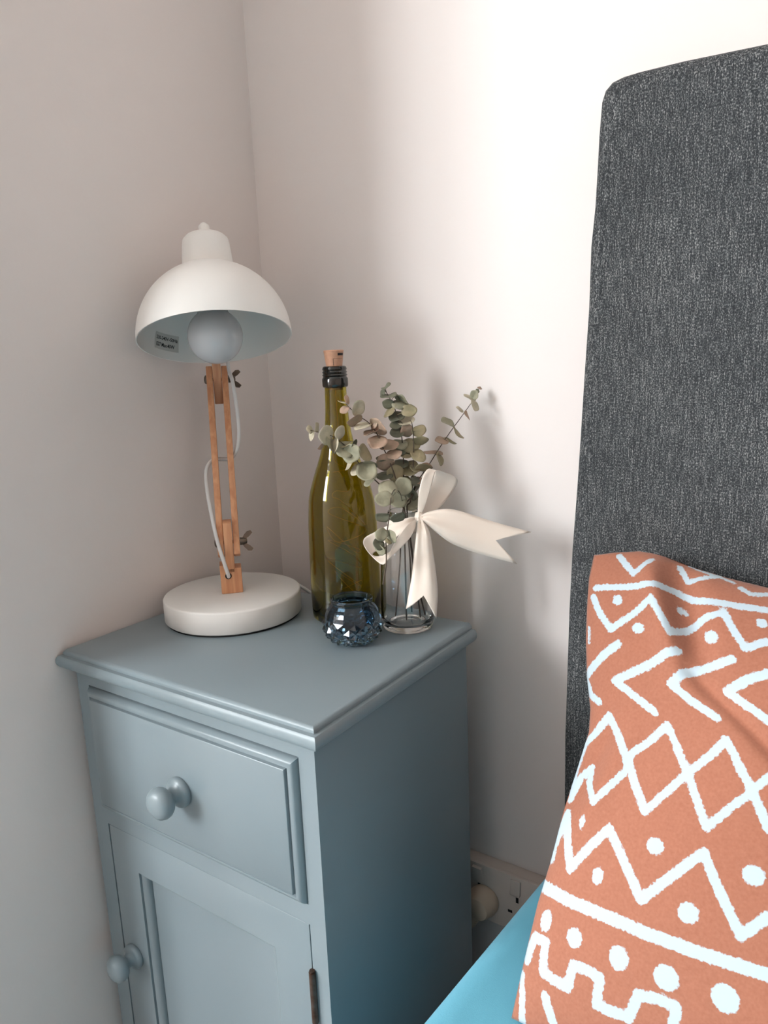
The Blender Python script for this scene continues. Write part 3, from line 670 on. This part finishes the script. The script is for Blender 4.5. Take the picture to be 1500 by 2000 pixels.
# left loop, open towards the viewer
strip('bow_loop', [(735, 345, K), (690, 345, K-.009), (630, 362, K-.010), (560, 392, K-.008), (480, 432, K-.006), (408, 478, K-.018), (425, 545, K-.032), (515, 632, K-.040), (560, 600, K-.038), (620, 545, K-.032), (690, 470, K-.022), (735, 380, K-.002)],
      [(735, 375, K), (690, 395, K-.011), (640, 440, K-.015), (590, 480, K-.016), (545, 520, K-.016), (470, 560, K-.020), (470, 590, K-.030), (560, 560, K-.034), (585, 520, K-.034), (620, 460, K-.028), (670, 395, K-.020), (730, 350, K-.003)], 0.0, ripple=0.0008)
# tails
strip('bow_tail', [(750, 338, K-.002), (800, 312, K-.006), (900, 294, K-.006), (1000, 308, K-.004), (1200, 372, K), (1430, 435, K+.004)],
      [(752, 362, K-.002), (800, 392, K-.012), (870, 452, K-.012), (960, 512, K-.010), (1130, 572, K-.004), (1345, 630, K)], 0.004, ripple=0.003, fr=3)
strip('bow_tail', [(736, 362, K-.002), (728, 440, K-.008), (715, 560, K-.010), (702, 690, K-.011), (684, 800, K-.011), (665, 905, K-.011)],
      [(775, 362, K-.002), (812, 440, K-.012), (832, 560, K-.012), (850, 690, K-.012), (860, 820, K-.012), (850, 965, K-.012)], 0.005, ripple=0.004, fr=3)
# cut the swallow-tail notches into both tails
def notch(o, depth_frac):
    me = o.data; nx = 11; rows_ = len(me.vertices)//nx
    k0 = int(rows_*(1-depth_frac))
    for r in range(k0, rows_):
        for j in range(nx):
            s = j/(nx-1); t = (r-k0)/(rows_-1-k0)
            lim = 1-abs(1-2*s)            # 1 in middle, 0 at edges
            # pull rows back in the middle
            tt = t*(1-lim*0.92)
            src = k0+tt*(rows_-1-k0); i0 = int(math.floor(src)); f = src-i0
            notch.buf[(r, j)] = notch.co[i0*nx+j].lerp(notch.co[min(i0+1, rows_-1)*nx+j], f)
    for (r, j), v in notch.buf.items(): me.vertices[r*nx+j].co = v
for o in [c for c in rib.children if c.name.startswith('bow_tail')]:
    notch.co = [v.co.copy() for v in o.data.vertices]; notch.buf = {}
    notch(o, 0.18 if o.name == 'bow_tail' else 0.20)
# knot and neck band
bm = bmesh.new(); bmesh.ops.create_uvsphere(bm, u_segments=20, v_segments=14, radius=1)
kc = at(*zr(745, 350), K-0.002)
for v in bm.verts:
    c = v.co; w = 1+0.10*math.sin(c.x*9+c.z*3)
    v.co = kc + CR*c.x*0.0062*w + CU*c.y*0.0078*w - CF*c.z*0.0052*w
put(finish(bm, 'bow_knot', M['ribbon']), rib)
put(lathe('neck_band', [(0.0192, 0.1215), (0.0199, 0.1230), (0.0198, 0.127), (0.0206, 0.131), (0.0200, 0.135), (0.0207, 0.1375), (0.0197, 0.1375), (0.0191, 0.135), (0.0191, 0.128)], M['ribbon'], seg=64, mtx=mJ, closed=True, ang=80), rib)

# ------------------------------------------------------------------ bed: headboard, base, mattress
bed = empty('bed', (1.25, -1.0, 0), 'bed with a tall charcoal woven fabric headboard against the wall', 'bed')
edge = [(0.6918, 1.287), (0.619, 1.2897), (0.5767, 1.2897), (0.5600, 1.2888), (0.5490, 1.2862), (0.5420, 1.2800), (0.5385, 1.27), (0.5362, 1.2375), (0.5348, 1.2041), (0.5331, 1.1701), (0.5293, 1.1305), (0.5279, 1.0689), (0.5241, 1.0053),
        (0.5203, 0.9336), (0.5167, 0.8707), (0.5119, 0.7993), (0.5088, 0.7253), (0.5073, 0.6616), (0.5050, 0.5623), (0.5050, 0.4662), (0.5050, 0.30), (0.505, 0.05)]
left = [Vector((x, 0, z)) for x, z in edge]
xr = 2.02
right = [Vector((xr*2-0.0-0.5-(x-0.0)-1.02+0.0, 0, z)) for x, z in edge][::-1]
right = [Vector((2.55-q.x, 0, q.z)) for q in left][::-1]
outl = left + right                       # closed outline (counter-clockwise seen from the front)
HBY = -0.080
ctr = Vector((1.27, 0, 0.65))
def inset(p, d):
    nx = (1 if p.x < ctr.x else -1)
    x = p.x + (nx*d if abs(p.x-ctr.x) > 0.52 and (p.z < 1.283 or abs(p.x-ctr.x) > 0.70) else 0)
    z = p.z - (d if p.z > 1.262 else 0)
    return Vector((x, 0, z))
bm = bmesh.new(); rr = []
steps = [(0.0, -0.004), (0.0, HBY+0.030), (0.0015, HBY+0.016), (0.0055, HBY+0.0065), (0.012, HBY+0.0018), (0.022, HBY)]
for d, y in steps: rr.append([bm.verts.new((inset(p, d).x, y, inset(p, d).z)) for p in outl])
nn = len(outl)
for a, b in zip(rr, rr[1:]):
    for i in range(nn): bm.faces.new((a[i], a[(i+1) % nn], b[(i+1) % nn], b[i]))
bm.faces.new(rr[-1]); bm.faces.new(rr[0][::-1])
hb = put(finish(bm, 'headboard', M['weave'], ang=60), bed)
# seams along the edge
put(box('bed_base', (0.535, -1.98, 0.06), (2.015, -0.082, 0.235), M['divan'], bevel=0.01), bed)
for xx in (0.60, 1.95):
    for yy in (-1.9, -0.2): put(lathe('leg', [(0, 0), (0.018, 0), (0.024, 0.062), (0, 0.062)], M['black'], seg=20, mtx=Matrix.Translation((xx, yy, 0))), bed)
# mattress under fitted sheet : rounded soft box
def soft_box(name, lo, hi, r, material, nx=60, ny=80, wrinkle=0.0015):
    bm = bmesh.new(); vs = {}
    add_box(bm, lo, hi); bmesh.ops.bisect_plane(bm, geom=list(bm.verts)+list(bm.edges)+list(bm.faces), plane_co=(0, -0.5, 0), plane_no=(0, 1, 0))
    bmesh.ops.bevel(bm, geom=[e for e in bm.edges if e.calc_face_angle(0) > 0.5], offset=r, segments=6, affect='EDGES', profile=0.5)
    for v in bm.verts:
        if v.co.x < 1.0 and v.co.y > -0.5: v.co.x += 0.075*(v.co.y+0.5)
    return finish(bm, name, material, ang=80)
MX0, MZ = 0.4985, 0.460
mt = soft_box('mattress', (MX0-0.004, -1.98, 0.235), (2.03, -0.084, MZ), 0.035, M['sheet'])
mt['label'] = 'mattress in a plain light blue fitted sheet beside the cabinet'; mt['category'] = 'mattress'

# ------------------------------------------------------------------ patterned pillow
#@PILLOW
PT = (-0.120, 0.811, 0.74)               # leaning plane: y = PT0 - (PT1 - z)*PT2
def on_lean(px, py):
    d = CF + CR*((px-750)/FPX) - CU*((py-1000)/FPX)
    k = (PT[0] - PT[1]*PT[2] + PT[2]*CAM.z - CAM.y) / (d.y - PT[2]*d.z)
    return CAM + d*k
DN = Vector((0, -PT[2], -1)).normalized(); NF = Vector((0, -1, PT[2])).normalized()
ltab = [on_lean(*q) for q in ((1160, 1084), (1150, 1130), (1146, 1190), (1144, 1250), (1146, 1320), (1153, 1385), (1150, 1430), (1128, 1500), (1102, 1580), (1076, 1680), (1050, 1765), (1024, 1875))]
O3 = ltab[0]
lv = [max(0, (p-O3).dot(DN)) for p in ltab]; lx = [p.x for p in ltab]
for i in range(1, len(lv)): lv[i] = max(lv[i], lv[i-1]+1e-4)
ttab = [on_lean(*q) for q in ((1160, 1084), (1200, 1079), (1250, 1077), (1300, 1088), (1340, 1104), (1420, 1130), (1500, 1150))]
tu = [p.x-O3.x for p in ttab]; tv = [(p-O3).dot(DN) for p in ttab]
tu += [tu[-1]+0.1, tu[-1]+0.45]; tv += [tv[-1]+0.004, tv[-1]]
PW = 0.70; PV = (0.811-(MZ+0.004))*math.sqrt(1+PT[2]**2)
NU, NV = 270, 180
U = np.linspace(0, 1, NU)**1.0; V = np.linspace(0, 1, NV)
uu, vv = np.meshgrid(U, V)
def edgef(t, w):                      # 0 at the rims, 1 inside
    e_ = np.minimum(t, 1-t)/w; e_ = np.clip(e_, 0, 1); return np.sqrt(1-(1-e_)**2)
su = uu*PW; svv = vv*PV
top_off = np.interp(su, tu, tv)
sv = top_off*(1-vv) + svv
lxv = np.interp(sv, lv, lx)
xw = lxv + su
bul = edgef(uu, 0.30)**1.25*edgef(vv, 0.42)
hgt = 0.062*bul
def crease(u0, v0, u1, v1, w, amp):
    dx, dy = u1-u0, v1-v0; L2 = dx*dx+dy*dy
    t = np.clip(((su-u0)*dx+(sv-v0)*dy)/L2, 0, 1)
    px_ = su-(u0+t*dx); py_ = sv-(v0+t*dy); d_ = np.sqrt(px_**2+py_**2)
    side = np.sign(dx*(sv-v0)-dy*(su-u0))
    return amp*np.exp(-(d_/w)**2)*np.sin(np.pi*np.clip(t, 0.02, 0.98))**0.5, amp*side*(d_/w)*np.exp(-(d_/w)**2)*np.sin(np.pi*np.clip(t, 0.03, 0.97))**0.5
hgt = hgt + crease(0.062, 0.000, 0.098, 0.120, 0.014, 0.012)[0] - crease(0.088, 0.000, 0.118, 0.120, 0.016, 0.012)[0]
hgt = hgt - crease(0.095, 0.105, 0.210, 0.215, 0.007, 0.0055)[0]
hgt = hgt + crease(0.05, 0.17, 0.025, 0.27, 0.010, 0.004)[0] - crease(0.026, 0.165, 0.012, 0.25, 0.009, 0.005)[0]
hgt = hgt + 0.0016*np.sin(su*31+sv*17)*bul
X3 = xw; base_y = O3.y + DN.y*sv; base_z = O3.z + DN.z*sv
Yf = base_y + NF.y*hgt; Zf = base_z + NF.z*hgt
hb_ = 0.045*bul
Yb = base_y - NF.y*hb_; Zb = base_z - NF.z*hb_
Yb = np.minimum(Yb, HBY-0.003)
zfl = MZ+0.0012
Zf = np.maximum(Zf, zfl); Zb = np.maximum(Zb, zfl)
# printed motif and one painted edge highlight: strokes in pillow metres (u, v, half-width)
STROKES = [
 ('l', [(0.0286,0.0006,0.0033), (0.0509,0.024,0.0032), (0.0644,0.006,0.0032)]),
 ('l', [(0.0892,0.0064,0.0027), (0.1014,0.0235,0.0027), (0.1123,0.0182,0.0027), (0.126,0.0124,0.0027)]),
 ('l', [(0.0961,0.0006,0.0015), (0.11,0.0077,0.0015), (0.1287,0.0134,0.0015), (0.1411,0.0185,0.0014)]),  # thin pale stroke paints a highlight along the cloth edge
 ('l', [(0.1476,0.0245,0.0024), (0.1582,0.0308,0.0024), (0.1699,0.0272,0.0024)]),
 ('l', [(0.0109,0.0394,0.0037), (0.0449,0.0385,0.0036), (0.0755,0.036,0.0035), (0.0927,0.0371,0.0036), (0.1086,0.0435,0.0036), (0.1408,0.0456,0.0035), (0.1712,0.0464,0.0035)]),
 ('l', [(0.0087,0.0494,0.0037), (0.0178,0.0667,0.0037), (0.0311,0.0837,0.0036), (0.0524,0.0686,0.0035), (0.0722,0.0513,0.0035), (0.0822,0.0689,0.0034), (0.0907,0.0833,0.0034), (0.1019,0.0768,0.0035), (0.1179,0.062,0.0035), (0.1353,0.0541,0.0035), (0.1432,0.0715,0.0034), (0.1527,0.0873,0.0034), (0.1703,0.0776,0.0034)]),
 ('l', [(0.0388,0.0978,0.004), (0.0211,0.1113,0.004), (0.0011,0.1291,0.0041)]),
 ('l', [(0.0003,0.1342,0.0037), (0.0043,0.1475,0.0036), (0.0136,0.1532,0.0035)]),
 ('l', [(0.0963,0.0993,0.0038), (0.0867,0.1029,0.0038), (0.0679,0.1153,0.0039), (0.0345,0.1331,0.004), (0.0515,0.1442,0.0039), (0.069,0.1555,0.0038)]),
 ('l', [(0.141,0.0991,0.004), (0.1232,0.1073,0.004), (0.0988,0.1189,0.004), (0.088,0.1294,0.004), (0.104,0.1415,0.004), (0.1221,0.1511,0.0039)]),
 ('l', [(0.1682,0.1066,0.0039), (0.1501,0.1164,0.0039), (0.1345,0.1282,0.004), (0.1508,0.1383,0.0039), (0.1618,0.146,0.0039)]),
 ('l', [(0.0058,0.2435,0.0038), (0.0001,0.221,0.0038), (0.0016,0.1937,0.0038), (0.0242,0.1645,0.0037), (0.0331,0.1782,0.0037), (0.0498,0.1995,0.0036), (0.0655,0.2223,0.0036), (0.0786,0.2388,0.0035), (0.1021,0.202,0.0035), (0.1282,0.1676,0.0035), (0.138,0.1842,0.0034), (0.153,0.2027,0.0034), (0.169,0.2265,0.0034)]),
 ('l', [(0.0052,0.2454,0.0035), (0.0092,0.2238,0.0035), (0.0168,0.2135,0.0035), (0.0206,0.2285,0.0035), (0.0319,0.2421,0.0034), (0.0523,0.2104,0.0034), (0.0524,0.1952,0.0034), (0.0803,0.1648,0.0033), (0.09,0.1833,0.0033), (0.1045,0.2026,0.0033), (0.128,0.2382,0.0032), (0.141,0.2184,0.0032), (0.1531,0.2021,0.0032), (0.1608,0.1891,0.0032)]),
 ('l', [(0.0007,0.2902,0.0043), (0.0074,0.2578,0.0042), (0.0158,0.2805,0.0042), (0.0252,0.3013,0.0041), (0.0389,0.279,0.0041), (0.0524,0.2597,0.004), (0.0716,0.2811,0.004), (0.0919,0.3046,0.0039), (0.1115,0.2796,0.0039), (0.1306,0.2563,0.0038), (0.1457,0.2789,0.0038), (0.1653,0.3045,0.0038), (0.1802,0.2856,0.0038)]),
 ('l', [(0.0001,0.3229,0.0053), (0.0316,0.3255,0.0051), (0.0708,0.3257,0.0049), (0.1036,0.3264,0.0048), (0.1462,0.3254,0.0047), (0.1871,0.3225,0.0047)]),
 ('l', [(0.004,0.3841,0.0043), (0.0049,0.3745,0.0043), (0.0078,0.3639,0.0043), (0.0201,0.364,0.0042), (0.0203,0.3745,0.0042), (0.0226,0.386,0.0042), (0.0343,0.3878,0.0042), (0.0471,0.3879,0.0042), (0.0477,0.3786,0.0041), (0.049,0.3704,0.0041), (0.0615,0.3694,0.0041), (0.0728,0.3706,0.0041), (0.0723,0.3811,0.0041), (0.0728,0.3901,0.0041), (0.0865,0.3896,0.0041), (0.099,0.3883,0.004), (0.1015,0.3788,0.004), (0.1037,0.3701,0.004), (0.1184,0.367,0.004), (0.1323,0.3668,0.0039), (0.1311,0.3788,0.004)]),
 ('l', [(0.0107,0.4315,0.0032), (0.0074,0.4142,0.0031), (0.0018,0.3965,0.0031)]),
 ('l', [(0.0283,0.4026,0.004), (0.0329,0.4106,0.004), (0.0389,0.4193,0.004)]),
 ('l', [(0.0055,0.0812,0.0017), (0.0061,0.0963,0.0017)]),
 ('d', [(0.0368,0.053,0.0052,0.0058)]),
 ('d', [(0.0965,0.0558,0.0031,0.0042)]),
 ('d', [(0.101,0.0573,0.0026,0.0037)]),
 ('d', [(0.0597,0.0808,0.0061,0.0053)]),
 ('d', [(0.1242,0.0797,0.0062,0.0062)]),
 ('d', [(0.1659,0.0608,0.0047,0.0046)]),
 ('d', [(0.0264,0.2615,0.003,0.0058)]),
 ('d', [(0.0027,0.2968,0.0035,0.0066)]),
 ('d', [(0.0521,0.2988,0.0052,0.0068)]),
 ('d', [(0.0939,0.2627,0.0071,0.0066)]),
 ('d', [(0.1281,0.3018,0.0078,0.0076)]),
 ('d', [(0.1667,0.2614,0.0079,0.0072)]),
 ('d', [(0.0153,0.3482,0.0059,0.0088)]),
 ('d', [(0.0455,0.3509,0.0071,0.0077)]),
 ('d', [(0.0849,0.3511,0.0078,0.0089)]),
 ('d', [(0.1221,0.3507,0.0095,0.0088)]),
 ('d', [(0.1634,0.348,0.0098,0.0093)]),
]
def sdf_of(su_, sv_):
    D = np.full(su_.shape, 0.02)
    for k, pts in STROKES:
        if len(pts) == 1:
            (a_, b_, w_) = pts[0][:3]; h2 = pts[0][3] if len(pts[0]) > 3 else w_
            d_ = (np.sqrt(((su_-a_)/w_)**2+((sv_-b_)/h2)**2)-1)*min(w_, h2); D = np.minimum(D, d_)
        for (a_, b_, w_), (c_, e_, w2) in zip(pts, pts[1:]):
            dx, dy = c_-a_, e_-b_; L2 = dx*dx+dy*dy+1e-12
            t = np.clip(((su_-a_)*dx+(sv_-b_)*dy)/L2, 0, 1)
            D = np.minimum(D, np.hypot(su_-a_-t*dx, sv_-b_-t*dy)-(w_+(w2-w_)*t))
    return D
ml = 0.1685 + 0.058*sv
su_f = ml - np.abs(np.mod(su, 2*ml) - ml)      # the print runs on across the cloth, mirrored every 17 cm
motif = sdf_of(su_f, sv)
nV = NU*NV
co = np.concatenate([np.stack([X3, Yf, Zf], -1).reshape(-1, 3), np.stack([X3, Yb, Zb], -1).reshape(-1, 3)])
idx = np.arange(nV).reshape(NV, NU)
q = np.stack([idx[:-1, :-1], idx[1:, :-1], idx[1:, 1:], idx[:-1, 1:]], -1).reshape(-1, 4)
faces = np.concatenate([q, q[:, ::-1]+nV])
def stitch(a, b): return np.stack([a[:-1], a[1:], b[1:], b[:-1]], -1)
faces = np.concatenate([faces, stitch(idx[0], idx[0]+nV), stitch(idx[-1]+nV, idx[-1]), stitch(idx[:, 0]+nV, idx[:, 0]), stitch(idx[:, -1], idx[:, -1]+nV)])
me = bpy.data.meshes.new('pillow'); me.from_pydata(co.tolist(), [], faces.tolist())
at_ = me.attributes.new('motif', 'FLOAT', 'POINT'); at_.data.foreach_set('value', np.concatenate([motif.ravel(), motif.ravel()]).astype(np.float32))
uvat = me.attributes.new('cloth', 'FLOAT_VECTOR', 'POINT'); uvat.data.foreach_set('vector', np.concatenate([np.stack([su, sv, su*0], -1).reshape(-1, 3)]*2).astype(np.float32).ravel())
me.polygons.foreach_set('use_smooth', [True]*len(me.polygons))
bm = bmesh.new(); bm.from_mesh(me); bmesh.ops.remove_doubles(bm, verts=bm.verts, dist=1e-5); bmesh.ops.recalc_face_normals(bm, faces=bm.faces); bm.to_mesh(me); bm.free()
pil = link('pillow', me, M['print'])
pil['label'] = 'terracotta orange pillow printed with white zigzags and dots leaning on the headboard'; pil['category'] = 'pillow'
#@END
